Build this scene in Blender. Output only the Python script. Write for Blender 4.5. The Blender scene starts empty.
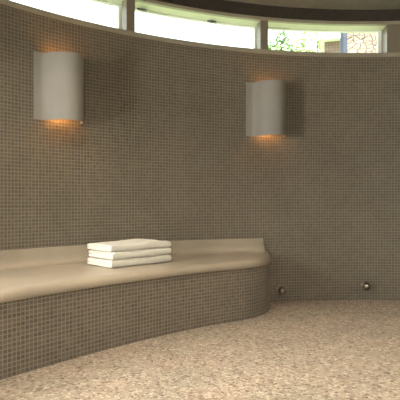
import bpy, bmesh, math, random
from mathutils import Vector, noise
random.seed(7)
S = bpy.context.scene
COL = S.collection
PI = math.pi
# ------------------------------------------------------------------ camera, light, exposure
cd = bpy.data.cameras.new('camera'); cam = bpy.data.objects.new('camera', cd); COL.objects.link(cam)
cam.location = (0, 0, 1.0); cam.rotation_euler = (PI/2, 0, 0)
cd.sensor_width = 36; cd.lens = 45; cd.shift_y = 0.005; cd.clip_end = 200
S.camera = cam
S.view_settings.view_transform = 'Standard'; S.view_settings.look = 'None'
S.view_settings.exposure = 1.0; S.view_settings.gamma = 1; S.view_settings.use_curve_mapping = False
w = bpy.data.worlds.new('sky'); S.world = w; w.use_nodes = True
bg = w.node_tree.nodes['Background']; bg.inputs[0].default_value = (0.93, 0.97, 1.0, 1); bg.inputs[1].default_value = 2.2
def light(kind, name, loc, target, energy, color, **k):
    d = bpy.data.lights.new(name, kind); o = bpy.data.objects.new(name, d); COL.objects.link(o)
    o.location = loc; d.energy = energy; d.color = color
    for a, b in k.items(): setattr(d, a, b)
    if target is not None:
        o.rotation_euler = (Vector(target) - Vector(loc)).to_track_quat('-Z', 'Y').to_euler()
    return o
light('SUN', 'sun', (0, 0, 20), (-4, 9, 4), 17.0, (1, .95, .86), angle=math.radians(1.5))
DAY = (1, .97, .94)
light('AREA', 'low_left_light', (-2.99, 1.75, 1.2), (1.2, 4.6, -.1), 150, DAY, shape='RECTANGLE', size=.9, size_y=1.7)  # low left source read from the bench-end shadow; its doorway is added
light('AREA', 'rear_fill_light', (1.0, -3.60, 1.25), (.4, 2.2, -.6), 30, DAY, shape='RECTANGLE', size=3.0, size_y=1.9)  # added fill light from behind the camera, at an unseen doorway
DL = [(-.75, 2.7), (.55, 2.5), (2.5, 2.7), (.3, .6), (2.2, .8)]      # added ceiling lamps, out of view
DLE = 12.0

# ------------------------------------------------------------------ materials
def mat(name, col, rough=.6, metal=0.0, var=0.0, scale=8.0, bump=0.0, bscale=60.0, coat=0.0, spec=.5):
    m = bpy.data.materials.new(name); m.use_nodes = True
    N, L = m.node_tree.nodes, m.node_tree.links
    b = N['Principled BSDF']; b.inputs['Base Color'].default_value = (*col, 1)
    b.inputs['Roughness'].default_value = rough; b.inputs['Metallic'].default_value = metal
    b.inputs['Specular IOR Level'].default_value = spec
    tc = N.new('ShaderNodeTexCoord')
    if var:
        n = N.new('ShaderNodeTexNoise'); n.inputs['Scale'].default_value = scale; n.inputs['Detail'].default_value = 5
        L.new(tc.outputs['Object'], n.inputs['Vector'])
        r = N.new('ShaderNodeValToRGB'); L.new(n.outputs['Fac'], r.inputs['Fac'])
        r.color_ramp.elements[0].position = .3; r.color_ramp.elements[1].position = .7
        r.color_ramp.elements[0].color = (*[c*(1-var) for c in col], 1)
        r.color_ramp.elements[1].color = (*[min(1, c*(1+var)) for c in col], 1)
        L.new(r.outputs[0], b.inputs['Base Color'])
    if bump:
        n = N.new('ShaderNodeTexNoise'); n.inputs['Scale'].default_value = bscale; n.inputs['Detail'].default_value = 4
        L.new(tc.outputs['Object'], n.inputs['Vector'])
        bp = N.new('ShaderNodeBump'); bp.inputs['Strength'].default_value = bump; bp.inputs['Distance'].default_value = .01
        L.new(n.outputs['Fac'], bp.inputs['Height']); L.new(bp.outputs[0], b.inputs['Normal'])
    return m
def tile_mat(name, c1, c2, grout, pitch=.028, mortar=.0030, rough=.45, blot=.16):
    m = bpy.data.materials.new(name); m.use_nodes = True
    N, L = m.node_tree.nodes, m.node_tree.links
    b = N['Principled BSDF']
    uv = N.new('ShaderNodeUVMap'); uv.uv_map = 'UVMap'
    br = N.new('ShaderNodeTexBrick'); br.offset = 0; br.squash = 1
    br.inputs['Scale'].default_value = 1; br.inputs['Brick Width'].default_value = pitch; br.inputs['Row Height'].default_value = pitch
    br.inputs['Mortar Size'].default_value = mortar; br.inputs['Mortar Smooth'].default_value = .3; br.inputs['Bias'].default_value = 0
    br.inputs['Color1'].default_value = (*c1, 1); br.inputs['Color2'].default_value = (*c2, 1); br.inputs['Mortar'].default_value = (*grout, 1)
    L.new(uv.outputs[0], br.inputs['Vector'])
    n = N.new('ShaderNodeTexNoise'); n.inputs['Scale'].default_value = 2.2; n.inputs['Detail'].default_value = 6; n.inputs['Roughness'].default_value = .65
    L.new(uv.outputs[0], n.inputs['Vector'])
    r = N.new('ShaderNodeValToRGB'); L.new(n.outputs['Fac'], r.inputs['Fac'])
    r.color_ramp.elements[0].position = .3; r.color_ramp.elements[1].position = .7
    r.color_ramp.elements[0].color = (1-blot, 1-blot*1.0, 1-blot*1.2, 1); r.color_ramp.elements[1].color = (1+blot*.5, 1+blot*.45, 1+blot*.3, 1)
    mx = N.new('ShaderNodeMix'); mx.data_type = 'RGBA'; mx.blend_type = 'MULTIPLY'; mx.inputs[0].default_value = 1
    L.new(br.outputs['Color'], mx.inputs[6]); L.new(r.outputs[0], mx.inputs[7]); L.new(mx.outputs[2], b.inputs['Base Color'])
    inv = N.new('ShaderNodeMath'); inv.operation = 'SUBTRACT'; inv.inputs[0].default_value = 1; L.new(br.outputs['Fac'], inv.inputs[1])
    bp = N.new('ShaderNodeBump'); bp.inputs['Strength'].default_value = .5; bp.inputs['Distance'].default_value = .0015
    L.new(inv.outputs[0], bp.inputs['Height']); L.new(bp.outputs[0], b.inputs['Normal'])
    ro = N.new('ShaderNodeMath'); ro.operation = 'MULTIPLY_ADD'; ro.inputs[1].default_value = .35; ro.inputs[2].default_value = rough
    L.new(br.outputs['Fac'], ro.inputs[0]); L.new(ro.outputs[0], b.inputs['Roughness'])
    return m
def pebble_mat():
    m = bpy.data.materials.new('pebble_floor'); m.use_nodes = True
    N, L = m.node_tree.nodes, m.node_tree.links
    b = N['Principled BSDF']; b.inputs['Roughness'].default_value = .55
    tc = N.new('ShaderNodeTexCoord')
    v = N.new('ShaderNodeTexVoronoi'); v.inputs['Scale'].default_value = 60; L.new(tc.outputs['Object'], v.inputs['Vector'])
    e = N.new('ShaderNodeTexVoronoi'); e.feature = 'DISTANCE_TO_EDGE'; e.inputs['Scale'].default_value = 60; L.new(tc.outputs['Object'], e.inputs['Vector'])
    sp = N.new('ShaderNodeSeparateColor'); L.new(v.outputs['Color'], sp.inputs[0])
    r = N.new('ShaderNodeValToRGB'); L.new(sp.outputs[0], r.inputs['Fac']); r.color_ramp.interpolation = 'LINEAR'
    cs = [(0, (.12, .085, .062)), (.16, (.28, .21, .165)), (.45, (.40, .312, .248)), (.75, (.46, .38, .31)), (1, (.60, .53, .45))]
    el = r.color_ramp.elements
    el[0].position, el[0].color = cs[0][0], (*cs[0][1], 1); el[1].position, el[1].color = cs[-1][0], (*cs[-1][1], 1)
    for p, c in cs[1:-1]:
        x = el.new(p); x.color = (*c, 1)
    g = N.new('ShaderNodeValToRGB'); L.new(e.outputs['Distance'], g.inputs['Fac'])
    g.color_ramp.elements[0].position = .01; g.color_ramp.elements[1].position = .10
    mx = N.new('ShaderNodeMix'); mx.data_type = 'RGBA'; L.new(g.outputs[0], mx.inputs[0])
    mx.inputs[6].default_value = (.31, .24, .18, 1); L.new(r.outputs[0], mx.inputs[7])
    n = N.new('ShaderNodeTexNoise'); n.inputs['Scale'].default_value = 3; n.inputs['Detail'].default_value = 4
    L.new(tc.outputs['Object'], n.inputs['Vector'])
    r2 = N.new('ShaderNodeValToRGB'); L.new(n.outputs['Fac'], r2.inputs['Fac'])
    r2.color_ramp.elements[0].position = .3; r2.color_ramp.elements[1].position = .7
    r2.color_ramp.elements[0].color = (.88, .90, .86, 1); r2.color_ramp.elements[1].color = (1.06, 1.0, .95, 1)
    m2 = N.new('ShaderNodeMix'); m2.data_type = 'RGBA'; m2.blend_type = 'MULTIPLY'; m2.inputs[0].default_value = 1
    L.new(mx.outputs[2], m2.inputs[6]); L.new(r2.outputs[0], m2.inputs[7]); L.new(m2.outputs[2], b.inputs['Base Color'])
    bp = N.new('ShaderNodeBump'); bp.inputs['Strength'].default_value = .8; bp.inputs['Distance'].default_value = .004
    L.new(g.outputs[0], bp.inputs['Height']); L.new(bp.outputs[0], b.inputs['Normal'])
    return m
def stone_wall_mat():
    m = bpy.data.materials.new('rubble_stone'); m.use_nodes = True
    N, L = m.node_tree.nodes, m.node_tree.links
    b = N['Principled BSDF']; b.inputs['Roughness'].default_value = .9
    tc = N.new('ShaderNodeTexCoord'); mp = N.new('ShaderNodeMapping'); mp.inputs['Scale'].default_value = (1, 1, 1.6)
    L.new(tc.outputs['Object'], mp.inputs[0])
    v = N.new('ShaderNodeTexVoronoi'); v.inputs['Scale'].default_value = 9; L.new(mp.outputs[0], v.inputs['Vector'])
    e = N.new('ShaderNodeTexVoronoi'); e.feature = 'DISTANCE_TO_EDGE'; e.inputs['Scale'].default_value = 9; L.new(mp.outputs[0], e.inputs['Vector'])
    sp = N.new('ShaderNodeSeparateColor'); L.new(v.outputs['Color'], sp.inputs[0])
    r = N.new('ShaderNodeValToRGB'); L.new(sp.outputs[0], r.inputs['Fac'])
    r.color_ramp.elements[0].color = (.17, .12, .105, 1); r.color_ramp.elements[1].color = (.24, .195, .165, 1)
    g = N.new('ShaderNodeValToRGB'); L.new(e.outputs['Distance'], g.inputs['Fac'])
    g.color_ramp.elements[0].position = .0; g.color_ramp.elements[1].position = .08
    mx = N.new('ShaderNodeMix'); mx.data_type = 'RGBA'; L.new(g.outputs[0], mx.inputs[0])
    mx.inputs[6].default_value = (.12, .09, .075, 1); L.new(r.outputs[0], mx.inputs[7]); L.new(mx.outputs[2], b.inputs['Base Color'])
    bp = N.new('ShaderNodeBump'); bp.inputs['Strength'].default_value = .8; bp.inputs['Distance'].default_value = .03
    L.new(g.outputs[0], bp.inputs['Height']); L.new(bp.outputs[0], b.inputs['Normal'])
    return m
def glass_mat():
    m = bpy.data.materials.new('clear_glass'); m.use_nodes = True
    N, L = m.node_tree.nodes, m.node_tree.links
    for n in list(N):
        if n.type == 'BSDF_PRINCIPLED': N.remove(n)
    t = N.new('ShaderNodeBsdfTransparent'); g = N.new('ShaderNodeBsdfGlossy'); g.inputs['Roughness'].default_value = .02
    t.inputs[0].default_value = (.96, .98, .96, 1)
    mx = N.new('ShaderNodeMixShader'); mx.inputs[0].default_value = .06
    L.new(t.outputs[0], mx.inputs[1]); L.new(g.outputs[0], mx.inputs[2]); L.new(mx.outputs[0], N['Material Output'].inputs[0])
    return m
def emit_mat(name, col, s):
    m = bpy.data.materials.new(name); m.use_nodes = True
    b = m.node_tree.nodes['Principled BSDF']; b.inputs['Base Color'].default_value = (*col, 1)
    b.inputs['Emission Color'].default_value = (*col, 1); b.inputs['Emission Strength'].default_value = s
    return m
M_TILE = tile_mat('mosaic_tile', (.100, .079, .058), (.132, .107, .079), (.235, .202, .152))
M_BTILE = tile_mat('bench_mosaic_tile', (.105, .084, .063), (.155, .126, .097), (.28, .237, .187))
M_SHADETILE = tile_mat('shaded_mosaic_tile', (.018, .013, .010), (.034, .025, .019), (.05, .04, .03))  # header band: wall tile darkened, its backlit shade put into the colour
M_CTILE = tile_mat('ceiling_mosaic_tile', (.16, .155, .12), (.22, .215, .17), (.30, .29, .235))
M_PEB = pebble_mat()
M_SLAB = mat('limestone_slab', (.33, .272, .205), .38, var=.15, scale=2.0, bump=.08, bscale=80)
M_CER = mat('grey_ceramic', (.235, .213, .185), .62, var=.05, scale=6, bump=.1, bscale=40)
M_TRIM = mat('bronze_trim', (.17, .142, .10), .45, var=.08, scale=10)
M_SILL = mat('pale_bronze_trim', (.27, .24, .175), .45, var=.08, scale=10)
M_SOFF = mat('pale_painted_reveal', (.66, .66, .52), .6, var=.03)
M_FRAME = mat('window_frame_paint', (.82, .82, .78), .5)
M_GLASS = glass_mat()
M_TOWEL = mat('white_terry_cloth', (.80, .755, .665), .95, var=.04, scale=30, bump=.9, bscale=240, spec=.15)
M_NICK = mat('dark_bronze_metal', (.30, .24, .19), .30, metal=1.0)
M_BULB = emit_mat('warm_lamp', (1, .42, .10), 12)
M_DLAMP = emit_mat('added_lamp_glow', (1, .85, .62), 6)
M_STONE = stone_wall_mat()
M_BRICK = tile_mat('red_brick', (.17, .10, .085), (.21, .13, .11), (.25, .19, .16), pitch=.08, mortar=.012, rough=.85)
M_WHITE = mat('white_paint', (.78, .78, .76), .7)
M_PIPE = mat('blue_grey_paint', (.035, .042, .075), .5)
M_GRASS = mat('lawn_grass', (.21, .28, .13), .95, var=.35, scale=3, bump=.6, bscale=30)
M_LEAF = mat('leaf_green', (.16, .30, .10), .6, var=.4, scale=4)
M_LEAF2 = mat('pale_leaf', (.40, .46, .24), .6, var=.2, scale=4)
M_BARK = mat('bark', (.10, .07, .05), .9, var=.3, scale=12, bump=.5)
M_PLASTER = mat('exterior_render', (.55, .50, .42), .85, var=.05)

# ------------------------------------------------------------------ mesh helpers
class MB:
    def __init__(s): s.v = []; s.f = []; s.uv = []; s.mi = []
    def quad_grid(s, P, uvf=None, flip=False, closed_u=False, mi=0):
        """P: rows x cols of points -> quads; uvf(i,j) gives uv"""
        r, c = len(P), len(P[0]); base = len(s.v)
        for row in P: s.v += [tuple(p) for p in row]
        for i in range(r-1 + (1 if closed_u else 0)):
            for j in range(c-1):
                i2 = (i+1) % r
                ids = [(i, j), (i2, j), (i2, j+1), (i, j+1)]
                uvids = [(i, j), (i+1, j), (i+1, j+1), (i, j+1)]
                if flip: ids.reverse(); uvids.reverse()
                s.f.append([base+a*c+b for a, b in ids])
                s.uv.append([uvf(a, b) if uvf else (a*.1, b*.1) for a, b in uvids]); s.mi.append(mi)
    def poly(s, pts, uvs=None, mi=0):
        b = len(s.v); s.v += [tuple(p) for p in pts]; s.f.append(list(range(b, b+len(pts))))
        s.uv.append(uvs or [(p[0], p[1]) for p in pts]); s.mi.append(mi)
    def box(s, x0, x1, y0, y1, z0, z1, mi=0):
        P = [(x, y, z) for x in (x0, x1) for y in (y0, y1) for z in (z0, z1)]
        for ids in ((0, 1, 3, 2), (4, 6, 7, 5), (0, 4, 5, 1), (2, 3, 7, 6), (0, 2, 6, 4), (1, 5, 7, 3)):
            q = [P[i] for i in ids]
            if ids in ((0, 4, 5, 1), (2, 3, 7, 6)): u = [(p[0], p[2]) for p in q]
            elif ids in ((0, 1, 3, 2), (4, 6, 7, 5)): u = [(p[1], p[2]) for p in q]
            else: u = [(p[0], p[1]) for p in q]
            s.poly(q, u, mi)
    def build(s, name, mats, parent=None, smooth=False, weld=True, bevel=0, loc=None):
        me = bpy.data.meshes.new(name); me.from_pydata(s.v, [], s.f)
        ul = me.uv_layers.new(name='UVMap'); k = 0
        for fu in s.uv:
            for u in fu: ul.data[k].uv = u; k += 1
        if not isinstance(mats, (list, tuple)): mats = [mats]
        for m in mats: me.materials.append(m)
        for p, i in zip(me.polygons, s.mi): p.material_index = i; p.use_smooth = smooth
        bm = bmesh.new(); bm.from_mesh(me)
        if weld: bmesh.ops.remove_doubles(bm, verts=bm.verts, dist=1e-5)
        bmesh.ops.recalc_face_normals(bm, faces=bm.faces)
        bm.to_mesh(me); bm.free()
        if smooth: me.set_sharp_from_angle(angle=math.radians(40))
        o = bpy.data.objects.new(name, me); COL.objects.link(o)
        if parent: o.parent = parent
        if loc: o.location = loc
        if bevel:
            md = o.modifiers.new('bevel', 'BEVEL'); md.width = bevel; md.segments = 3; md.limit_method = 'ANGLE'
        return o
def struct(o): o['kind'] = 'structure'; return o
def thing(o, label, cat, group=None, kind=None):
    o['label'] = label; o['category'] = cat
    if group: o['group'] = group
    if kind: o['kind'] = kind
    return o
def empty(name, loc=(0, 0, 0), rz=0):
    o = bpy.data.objects.new(name, None); COL.objects.link(o); o.location = loc; o.rotation_euler = (0, 0, rz); o.empty_display_size = .05
    return o

# ------------------------------------------------------------------ round room
CX, CY, R = 1.646, .870, 4.24
T = .24
ZS, ZH, ZC = 2.48, 2.84, 2.965          # sill, head, ceiling
def W(phi, r=R, z=0.0):
    a = math.radians(phi); return Vector((CX + r*math.sin(a), CY + r*math.cos(a), z))
def phi_of(x, y): return math.degrees(math.atan2(x-CX, y-CY))
def phi_px(px):
    """angle where the wall is met by the sight line through image column px"""
    k = (px-200)/500.0; lo, hi = .5, 9.0
    for _ in range(60):
        m = (lo+hi)/2
        if math.hypot(k*m-CX, m-CY) < R: lo = m
        else: hi = m
    return phi_of(k*lo, lo)
def arc_block(mb, p0, p1, z0, z1, r0=R, r1=R+T, step=1.0, mi=0):
    n = max(1, int(abs(p1-p0)/step)); ph = [p0+(p1-p0)*i/n for i in range(n+1)]
    ring = [(r0, z0), (r0, z1), (r1, z1), (r1, z0), (r0, z0)]
    vv = [z0, z1, z1+(r1-r0), z1+(r1-r0), z0]
    P = [[W(a, r, z) for (r, z) in ring] for a in ph]
    U = lambda i, j: (math.radians(ph[i])*R, ring[j][1] if j in (0, 1) else ring[j][1] + .5*(j == 2) )
    # inner face, top, outer, bottom with sensible tile coordinates
    for j in range(4):
        def uvf(i, c, j=j):
            q = ring[j+c]; u = math.radians(ph[i])*R
            return (u, q[1]) if j in (0, 2) else (u, q[0]-r0)
        mb.quad_grid([[row[j], row[j+1]] for row in P], uvf, mi=mi)
    for a in (ph[0], ph[-1]):
        mb.poly([W(a, r, z) for (r, z) in ring[:4]], [(r-r0, z) for (r, z) in ring[:4]], mi=mi)
PM1, PM2, PR = phi_px(130.7), phi_px(264.3), phi_px(387.0)     # window posts
dW = PM2-PM1
PL = PM1-dW*1.15                                                 # left end of the ribbon window
D1 = (-83, -68); D2 = (165, 213)                                 # openings added to let light in (outside the view)
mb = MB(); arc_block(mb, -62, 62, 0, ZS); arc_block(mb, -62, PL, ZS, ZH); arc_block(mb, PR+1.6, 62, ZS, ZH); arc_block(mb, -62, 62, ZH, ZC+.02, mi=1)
struct(mb.build('wall_back', [M_TILE, M_SHADETILE], smooth=True))
mb = MB(); arc_block(mb, -120, D1[0], 0, ZC+.02); arc_block(mb, D1[1], -62, 0, ZC+.02); arc_block(mb, *D1, 2.1, ZC+.02)
struct(mb.build('wall_left', M_TILE, smooth=True))
mb = MB(); arc_block(mb, 62, 125, 0, ZC+.02); struct(mb.build('wall_right', M_TILE, smooth=True))
mb = MB(); arc_block(mb, 125, D2[0], 0, ZC+.02); arc_block(mb, D2[1], 240, 0, ZC+.02); arc_block(mb, *D2, 2.1, ZC+.02)
struct(mb.build('wall_front', M_TILE, smooth=True))
def disc(name, z0, z1, r, m):
    mb = MB(); n = 144
    pts = [W(360*i/n, r) for i in range(n)]
    for z in (z0, z1): mb.poly([(p.x, p.y, z) for p in pts])
    for i in range(n):
        a, b = pts[i], pts[(i+1) % n]; mb.poly([(a.x, a.y, z0), (b.x, b.y, z0), (b.x, b.y, z1), (a.x, a.y, z1)])
    return struct(mb.build(name, m))
disc('floor', -.15, 0, R+T, M_PEB)
disc('ceiling', ZC, ZC+.18, R+T, M_CTILE)

# trims of the ribbon window
mb = MB(); arc_block(mb, PL, 45, ZS-.002, ZS+.04, R-.012, R+T-.004); struct(mb.build('trim_1', M_SILL, smooth=True))
mb = MB(); arc_block(mb, PL, 45, ZH-.030, ZH+.001, R-.014, R+.03); struct(mb.build('trim_2', M_SILL, smooth=True))
mb = MB(); arc_block(mb, PL, PR+1.6, ZH-.026, ZH-.001, R+.031, R+T+.01); struct(mb.build('trim_3', M_SOFF, smooth=True))
def post(name, ph, half, r0=R-.002, r1=R+.095, m=M_TRIM):
    mb = MB(); arc_block(mb, ph-half, ph+half, ZS+.04, ZH-.03, r0, r1, .6)
    return struct(mb.build(name, m))
hw = math.degrees(.040/R)
post('trim_4', PM1, hw); post('trim_5', PM2, hw)
post('trim_6', PR+.85, .85, R-.002, R+T)
# glazing set to the outside of the reveal: one frame and one pane per window
spans = [(PL+.3, PM1), (PM1, PM2), (PM2, PR)]
for k, (a, b) in enumerate(spans):
    root = MB(); g0, g1 = R+.185, R+.225
    za, zb = ZS+.04, ZH-.026
    arc_block(root, a, b, za, za+.016, g0, g1); arc_block(root, a, b, zb-.010, zb, g0, g1)
    sw = math.degrees(.035/R)
    arc_block(root, a, a+sw, za+.016, zb-.010, g0, g1); arc_block(root, b-sw, b, za+.016, zb-.010, g0, g1)
    fr = struct(root.build('window_%d' % (k+1), M_FRAME))
    pane = MB(); arc_block(pane, a+sw, b-sw, za+.016, zb-.010, R+.203, R+.209); pane.build('pane', M_GLASS, fr, smooth=True)
# small grey blocks for indistinct marks at the head of the middle window
def catch(px, label):
    ph = phi_px(px); p = W(ph, R+.175, ZH-.026); rz = -math.radians(ph)
    root = empty('window_catch', p, rz)
    m = MB(); m.box(-.045, .045, -.012, .006, -.012, 0); m.build('plate', M_PIPE, root, bevel=.003)
    m = MB(); m.box(-.03, .05, -.022, -.010, -.026, -.012); m.build('lower_bar', mat('grey_metal', (.45, .46, .47), .4, metal=.6), root, bevel=.004)
    thing(root, label, 'grey shape', 'grey shapes at the head of the middle window')
catch(149, 'small grey shape at left end of the middle clerestory window')
catch(218, 'small grey shape nearer the middle of the clerestory window, towards the right lamp')

# glazed doors and frames out of view, added as sources for the light
for k, (a, b) in enumerate((D1, D2)):
    mbd = MB(); fw = math.degrees(.06/R)
    arc_block(mbd, a, a+fw, 0.001, 2.1, R+.02, R+T-.02); arc_block(mbd, b-fw, b, 0.001, 2.1, R+.02, R+T-.02); arc_block(mbd, a+fw, b-fw, 2.04, 2.1, R+.02, R+T-.02)
    mid = [(a+b)/2] if k == 0 else [a+(b-a)/3, a+2*(b-a)/3]
    if k: 
        for q in mid: arc_block(mbd, q-fw/2, q+fw/2, 0.001, 2.04, R+.06, R+T-.08)
    fr = struct(mbd.build('added_door_%d' % (k+1), M_TRIM))
    pane = MB(); arc_block(pane, a+fw, b-fw, .001, 2.04, R+.10, R+.108); pane.build('pane', M_GLASS, fr, smooth=True)

# ------------------------------------------------------------------ bench
def catmull(pts, n):
    P = [Vector(p) for p in pts]; P = [2*P[0]-P[1]] + P + [2*P[-1]-P[-2]]; out = []
    for i in range(1, len(P)-2):
        for k in range(n):
            t = k/n; a, b, c, d = P[i-1:i+3]
            out.append(.5*((2*b) + (c-a)*t + (2*a-5*b+4*c-d)*t*t + (3*b-a-3*c+d)*t**3))
    out.append(P[-2]); return out
q = lambda x: 3.975 + .7936*x - .2264*x*x
ends = [(.40, 4.262), (.515, 4.375), (.595, 4.505), (.645, 4.66), (.672, 4.83), (.685, 5.003)]
ctrl = [(x, q(x)) for x in (-1.55, -1.3, -1.1, -.9, -.7, -.5, -.3, -.1, .1, .27)] + ends
FR = catmull(ctrl, 6)
nF = len(FR)
NRM = []
for i in range(nF):
    t = (FR[min(i+1, nF-1)]-FR[max(i-1, 0)]).normalized(); NRM.append(Vector((t.y, -t.x)))
# move the last point onto the wall
phE = phi_of(.685, 5.003); e = W(phE); FR[-1] = Vector((e.x, e.y))
arc_len = [0]
for i in range(1, nF): arc_len.append(arc_len[-1]+(FR[i]-FR[i-1]).length)
ph0 = -57.0
PHI = []
for i in range(nF):
    s = arc_len[i]/arc_len[-1]; PHI.append(ph0+(phE-.6-ph0)*min(1, s*1.10)**1.0)
HB, HT = .435, .50
bench = empty('bench', (0, 4.3, 0))
bench.location = (0, 4.3, 0)
off = Vector((0, -4.3, 0))
thing(bench, 'built-in curved bench with mosaic front and beige stone seat along the round wall', 'bench')
# base with mosaic front
mb = MB()
g = .004
rows = []
for i in range(nF):
    b_ = W(PHI[i], R-g); f_ = FR[i]
    if i >= nF-2:
        f_ = FR[i] - Vector((0, g))
    rows.append([b_+off, Vector((b_.x, b_.y, HB-.002))+off, Vector((f_.x, f_.y, HB-.002))+off, Vector((f_.x, f_.y, .001))+off, Vector((b_.x, b_.y, .001))+off])
    rows[-1][0].z = .001
mb.quad_grid(rows, lambda i, j: (arc_len[i], (0, HB, HB, 0, 0)[j]))
mb.poly(rows[0][:4]); mb.poly(rows[-1][:4])
mb.build('base', M_BTILE, bench)
# seat slab, bullnosed
mb = MB(); rows = []; r = .046
for i in range(nF):
    b_ = W(PHI[i], R-g); F = FR[i]+NRM[i]*.014; n = NRM[i]
    if i == nF-1: F.y -= .004
    prof = [(b_.x, b_.y, HB)]
    prof.append((b_.x, b_.y, HT))
    I = F-n*r
    for k in range(1, 6):
        t = k/6; prof.append((b_.x+(I.x-b_.x)*t, b_.y+(I.y-b_.y)*t, HT))
    for k in range(0, 8):
        a = PI/2*k/7; p = I+n*(r*math.sin(a)); prof.append((p.x, p.y, HT-r+r*math.cos(a)))
    prof.append((F.x-n.x*.002, F.y-n.y*.002, HB+.004)); prof.append((F.x-n.x*.006, F.y-n.y*.006, HB)); prof.append(prof[0])
    rows.append([Vector(p)+off for p in prof])
mb.quad_grid(rows); mb.poly(rows[0][:-1]); mb.poly(rows[-1][:-1])
mb.build('seat', M_SLAB, bench, smooth=True)
# coved backsplash
mb = MB(); rows = []
phT = phi_of(.618, 5.0); n0 = 90
phs = [ph0+(phT-ph0)*i/n0 for i in range(n0+1)] + [phT+(phE-phT)*i/14 for i in range(1, 15)]
HSP = .637
for a in phs:
    u = max(0, (a-phT)/(phE-phT)); u = min(u, .995)
    gH = 1-math.sqrt(max(0, 1-(1-u)**2)) if u > 0 else 1
    prof = [(.003, 0), (.003, 1), (.020, 1), (.024, .975), (.027, .6), (.034, .36), (.048, .17), (.07, .06), (.10, .004), (.10, 0), (.003, 0)]
    rows.append([W(a, R-d*(1 if d < .01 else 1-.6*u), HT+.0005+(HSP-HT)*h*gH)+off for d, h in prof])
mb.quad_grid(rows); mb.poly(rows[0][:-1]); mb.poly(rows[-1][:-1])
mb.build('backsplash', M_SLAB, bench, smooth=True)

# ------------------------------------------------------------------ towels
def towel(name, z, L, D, H, seed, hump, label, dx=0, dy=0, rot=0):
    """folded towel: a cloth strip folded over, round fold to the front, layer edges at the ends"""
    prof = []                                    # closed section (depth d, height h): folded in half, slit at the back
    r = H/2; n = 10
    prof += [(D*.5, .004), (0, 0), (-D*.5+r, 0)]
    for k in range(1, n): a = -PI/2-PI*k/n; ca, sa = math.cos(a), math.sin(a); prof.append((-D*.5+r-r*abs(ca)**.55, r+r*math.copysign(abs(sa)**.55, sa)))
    prof += [(-D*.5+r, H), (0, H), (D*.5-.01, H), (D*.5, H*.86), (D*.5, H*.56), (D*.3, H*.515), (D*.3, H*.485), (D*.5, H*.44), (D*.5, H*.1)]
    # refine the long flat runs
    q2 = []
    for i, p in enumerate(prof):
        b = prof[(i+1) % len(prof)]; m = max(1, int(math.hypot(b[0]-p[0], b[1]-p[1])/.022))
        for k in range(m): q2.append((p[0]+(b[0]-p[0])*k/m, p[1]+(b[1]-p[1])*k/m))
    N = 44; rows = []
    for i in range(N+1):
        x = -L/2+L*i/N; s = min(1, (min(i, N-i)/3.0)); sq = .93+.07*math.sin(s*PI/2)
        if i in (0, N): sq = .82
        row = []
        for (d, h) in q2:
            hh = H/2+(h-H/2)*sq; dd = d*(1-.012*(1-sq)/.4)
            nz = noise.noise(Vector((x*7+seed, d*7, h*4))); nz2 = noise.noise(Vector((x*22+seed, d*20, h*20+5)))
            up = hump(x, d)*(h/H)
            row.append(Vector((x+.004*nz2+.006*nz*(abs(x)/L*2), dd+.007*nz+.003*nz2, max(0.0005, hh+.004*nz*(h/H)+.002*nz2*(h/H)+up))))
        rows.append(row+[row[0]])
    mb = MB(); mb.quad_grid(rows); mb.poly(rows[0][:-1]); mb.poly(rows[-1][:-1])
    o = mb.build(name, M_TOWEL, None, smooth=True)
    o.location = (TC.x+dx, TC.y+dy, z); o.rotation_euler = (0, 0, TR+rot)
    # dobby border near the end, hem line woven across
    thing(o, label, 'towel', 'folded towels on the bench')
    return o
A_, B_ = Vector((-.656, 3.745)), Vector((-.242, 4.167))
TR = math.atan2(B_.y-A_.y, B_.x-A_.x); dirv = (B_-A_).normalized(); pv = Vector((-dirv.y, dirv.x))
TC = (A_+B_)/2 + pv*.165
flat = lambda x, d: 0
towel('folded_towel', .5015, .60, .33, .061, 1.0, flat, 'white folded bath towel at the bottom of the stack, lying on the stone bench seat')
towel('folded_towel', .5620, .595, .325, .060, 9.0, flat, 'white folded bath towel in the middle of the stack of three', .004, .003, .01)
towel('folded_towel', .6215, .600, .33, .056, 17.0, lambda x, d: .012*math.exp(-((x-.12)/.13)**2)-.004, 'white folded bath towel on top of the stack, its upper side bulging', -.002, .002, -.012)

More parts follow.
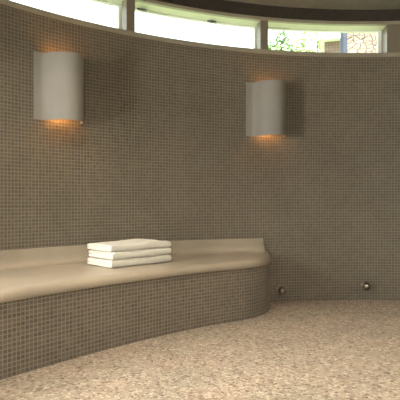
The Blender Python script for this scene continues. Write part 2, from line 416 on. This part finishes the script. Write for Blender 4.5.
# ------------------------------------------------------------------ wall lamps
def sconce(px, label, power):
    ph = phi_px(px); p = W(ph, R, 0); rz = -math.radians(ph)
    zb, zt = 1.650, 2.180
    root = empty('wall_lamp', Vector((p.x, p.y, zb)), rz)
    # plan of the S-curved plate: x along wall, depth towards room (-y)
    plan = [(-.225, .014), (-.19, .015), (-.150, .024), (-.122, .060), (-.092, .112), (-.04, .158), (.02, .182), (.075, .182), (.125, .155), (.160, .105), (.178, .045), (.185, .003)]
    cp = catmull(plan, 5); th = .011; H = zt-zb
    outer = []; inner = []
    for i, c in enumerate(cp):
        t = (cp[min(i+1, len(cp)-1)]-cp[max(i-1, 0)]).normalized(); nn = Vector((-t.y, t.x))
        outer.append(c); inner.append(Vector((c.x-nn.x*th, max(.003, c.y-nn.y*th))))
    rows = []
    for o_, i_ in zip(outer, inner):
        rows.append([Vector((o_.x, -o_.y, 0)), Vector((o_.x, -o_.y, H)), Vector((i_.x, -i_.y, H)), Vector((i_.x, -i_.y, 0)), Vector((o_.x, -o_.y, 0))])
    mb = MB(); mb.quad_grid(rows); mb.poly(rows[0][:4]); mb.poly(rows[-1][:4])
    sh = mb.build('lamp_shade', M_CER, root, smooth=True)
    mb = MB(); mb.box(-.06, .10, -.022, -.002, .17, .35); mb.build('mounting_plate', M_TRIM, root, bevel=.004)
    for dz in (.10, .42):
        m = MB(); pr = [(0, -.05), (.014, -.048), (.020, -.02), (.030, .010), (.030, .03), (.018, .047), (0, .052)]
        rws = [[Vector((.03+pp*math.cos(a), -.062+pp*math.sin(a)*.9, dz+h)) for pp, h in pr] for a in [2*PI*k/16 for k in range(16)]]
        m.quad_grid(rws, closed_u=True); m.build('bulb', M_BULB, root, smooth=True)
    for dz in (.08, H-.08):
        d = bpy.data.lights.new('lamp_glow', 'POINT'); d.energy = power; d.color = (1, .50, .16); d.shadow_soft_size = .03
        lo = bpy.data.objects.new('lamp_glow', d); COL.objects.link(lo); lo.parent = root; lo.location = (-.03, -.045, dz)
    thing(root, label, 'wall lamp', 'curved wall lamps on the mosaic wall')
sconce(60, 'grey curved ceramic wall lamp at left, above the bench, glowing orange', 1.2)
sconce(267, 'grey curved ceramic wall lamp at right, beneath the post between two windows, glowing orange', 0.75)

# ------------------------------------------------------------------ steam outlets low on the wall
def outlet(px, zc, label, rad=.033):
    ph = phi_px(px); p = W(ph, R-.0005, zc); rz = -math.radians(ph)
    root = empty('steam_outlet', p, rz)
    def lathe(name, pr, m=M_NICK, n=28):
        b = MB(); b.quad_grid([[Vector((a*math.cos(t), -d, a*math.sin(t))) for a, d in pr] for t in [2*PI*k/n for k in range(n)]], closed_u=True)
        return b.build(name, m, root, smooth=True)
    lathe('flange', [(0, 0), (.036, 0), (.036, .006), (.030, .010), (.012, .012), (0, .012)])
    lathe('neck', [(0, .010), (.012, .010), (.011, .03), (.012, .045), (0, .045)])
    R_ = rad
    lathe('head', [(0, .035)]+[(R_*math.sin(a), .035+R_-R_*math.cos(a)) for a in [PI*k/14 for k in range(1, 14)]]+[(0, .035+2*R_)])
    b = MB(); b.box(-.010, .010, -.035-R_-.012, -.035-R_+.012, -R_-.010, -R_+.006); b.build('nozzle', M_NICK, root, bevel=.003)
    thing(root, label, 'steam outlet', 'round metal outlets low on the wall')
outlet(279.5, .125, 'round dark metal steam outlet low on wall in the shadow beside the bench end', .038)
outlet(364.5, .150, 'round dark metal steam outlet low on the open wall at right, away from the bench', .037)

# ------------------------------------------------------------------ added ceiling lamps, unseen above the frame, grading light down the wall
src = None
for k, (x, y) in enumerate(DL):
    root = empty('added_ceiling_lamp', (x, y, ZC))
    b = MB(); b.quad_grid([[Vector((a*math.cos(t), a*math.sin(t), z)) for a, z in [(.062, -.001), (.075, -.001), (.075, -.010), (.060, -.008), (.062, -.001)]] for t in [2*PI*i/28 for i in range(28)]], closed_u=True)
    b.build('ring', M_TRIM, root, smooth=True)
    b = MB(); b.poly([Vector((.058*math.cos(t), .058*math.sin(t), -.004)) for t in [2*PI*i/28 for i in range(28)]]); b.build('diffuser', M_DLAMP, root)
    d = bpy.data.lights.new('added_ceiling_light', 'AREA'); d.shape = 'DISK'; d.size = .12; d.spread = math.radians(118); d.energy = DLE; d.color = (1, .92, .76)
    lo = bpy.data.objects.new('added_ceiling_light', d); COL.objects.link(lo); lo.parent = root; lo.location = (0, 0, -.012)
    where = ['above the left part of the bench', 'ahead of the room centre', 'above the open floor at right', 'just ahead of the viewer', 'above the floor far to the right'][k]
    thing(root, 'added unseen round ceiling lamp ' + where, 'ceiling lamp', 'added ceiling lamps out of view')

# ------------------------------------------------------------------ outdoors
GZ = 2.30
mb = MB()
n = 72                                                  # raised lawn round the back of the room
ph_ = [-60+155*i/n for i in range(n+1)]
mb.quad_grid([[W(a, R+T+.02, 0), W(a, R+T+.02, GZ), W(a, 32, GZ), W(a, 32, 0), W(a, R+T+.02, 0)] for a in ph_])
mb.poly([W(ph_[0], R+T+.02, 0), W(ph_[0], R+T+.02, GZ), W(ph_[0], 32, GZ), W(ph_[0], 32, 0)])
mb.poly([W(ph_[-1], R+T+.02, 0), W(ph_[-1], R+T+.02, GZ), W(ph_[-1], 32, GZ), W(ph_[-1], 32, 0)])
lawn = mb.build('lawn', M_GRASS); thing(lawn, 'sunlit green lawn outside beyond the clerestory windows', 'lawn'); lawn['kind'] = 'structure'
mb = MB()
pa = [96+203*i/n for i in range(n+1)]
mb.quad_grid([[W(a, R+T+.02, -.15), W(a, R+T+.02, -.02), W(a, 14, -.02), W(a, 14, -.15), W(a, R+T+.02, -.15)] for a in pa])
for a in (pa[0], pa[-1]): mb.poly([W(a, R+T+.02, -.15), W(a, R+T+.02, -.02), W(a, 14, -.02), W(a, 14, -.15)])
t_ = mb.build('terrace', M_PLASTER); struct(t_)
def bx(parent, name, m, *a, bevel=0):
    b = MB(); b.box(*a); return b.build(name, m, parent, bevel=bevel)
# stone outbuilding
o = empty('stone_building', (3.19, 8.18, GZ), -.30)
thing(o, 'beige rubble stone wall of an outbuilding behind the right window', 'building')
bx(o, 'wall', M_STONE, -.82, 1.9, 0, 3.0, 0, 3.2)
b = MB(); b.box(-.95, 2.05, -.12, 3.12, 3.2, 3.32); b.build('roof', M_PIPE, o)
# brick house
o = empty('brick_house', (4.96, 13.63, GZ), -math.atan(.25))
thing(o, 'brick house with white eave seen through right window behind the stone wall', 'building')
bx(o, 'wall', M_BRICK, -1.52, 3.5, 0, 5, 0, 3.18)
bx(o, 'eave', M_WHITE, -1.70, 3.7, -.25, 5.2, 3.18, 3.42)
b = MB(); b.poly([(-1.75, -.3, 3.42), (3.75, -.3, 3.42), (3.75, 2.5, 3.6), (-1.75, 2.5, 3.6)]); b.poly([(-1.75, 5.3, 3.42), (3.75, 5.3, 3.42), (3.75, 2.5, 3.6), (-1.75, 2.5, 3.6)])
b.poly([(-1.75, -.3, 3.42), (-1.75, 2.5, 3.6), (-1.75, 5.3, 3.42)]); b.poly([(3.75, -.3, 3.42), (3.75, 2.5, 3.6), (3.75, 5.3, 3.42)]); b.build('roof', M_PIPE, o)
# blue-grey round post
b = MB(); b.quad_grid([[Vector((a*math.cos(t), a*math.sin(t), z)) for a, z in [(0, 0), (.075, 0), (.075, .06), (.055, .08), (.055, 3.1), (.07, 3.12), (.07, 3.2), (0, 3.2)]] for t in [2*PI*k/24 for k in range(24)]], closed_u=True)
o = b.build('post', M_PIPE, None, smooth=True, loc=(2.30, 8.0, GZ)); thing(o, 'blue-grey round post outside standing at corner of the stone wall', 'post')
# trees and bush
def tree(loc, crown, rx, rz, nleaf, name, label, cat, size=.055, leaf=None):
    o = empty(name, loc)
    h = crown-loc[2]
    bm = bmesh.new(); sk = []
    b = MB(); pr = [(0, 0), (.11*rx, 0), (.075*rx, h*.25), (.05*rx, h*.7), (0, h*1.05)]
    b.quad_grid([[Vector((a*math.cos(t)+.05*rx*math.sin(z*2), a*math.sin(t), z)) for a, z in pr] for t in [2*PI*k/10 for k in range(10)]], closed_u=True)
    for k in range(7):
        a = k*2.4; z0 = h*(.55+.06*k); e = Vector((math.cos(a)*rx*.7, math.sin(a)*rx*.7, h+rz*(.1*k-.2)))
        s_ = Vector((0, 0, z0)); side = Vector((-math.sin(a), math.cos(a), 0))*.02*rx
        up = Vector((0, 0, .03*rx))
        b.quad_grid([[s_+side, s_+up, s_-side, s_-up, s_+side], [e+side*.3, e+up*.3, e-side*.3, e-up*.3, e+side*.3]])
    b.build('trunk', M_BARK, o, smooth=True)
    b = MB(); rr = random.Random(int(loc[0]*10)+3)
    for k in range(nleaf):
        d = Vector((rr.gauss(0, 1), rr.gauss(0, 1), rr.gauss(0, 1))).normalized()
        rad = (rr.random()**.45)*(1+.28*noise.noise(d*2.3+Vector(loc)))
        c = Vector((d.x*rx*rad, d.y*rx*rad, h+d.z*rz*rad))
        u = Vector((rr.gauss(0, 1), rr.gauss(0, 1), rr.gauss(0, .6))).normalized(); v_ = u.cross(d+Vector((.1, .2, .3))).normalized()
        s = size*(.6+.8*rr.random())
        b.poly([c-u*s, c+v_*s*.4, c+u*s, c-v_*s*.4])
    b.build('foliage', leaf or M_LEAF, o, weld=False)
    thing(o, label, cat)
tree((1.62, 10.2, GZ), 3.95, .33, .6, 700, 'tree', 'small green leafy tree outside the right window, next to the window post', 'tree')
tree((2.62, 12.5, GZ), 4.6, .5, .8, 700, 'tree', 'pale sunlit tree outside between the leafy tree and brick house', 'tree', .07, M_LEAF2)
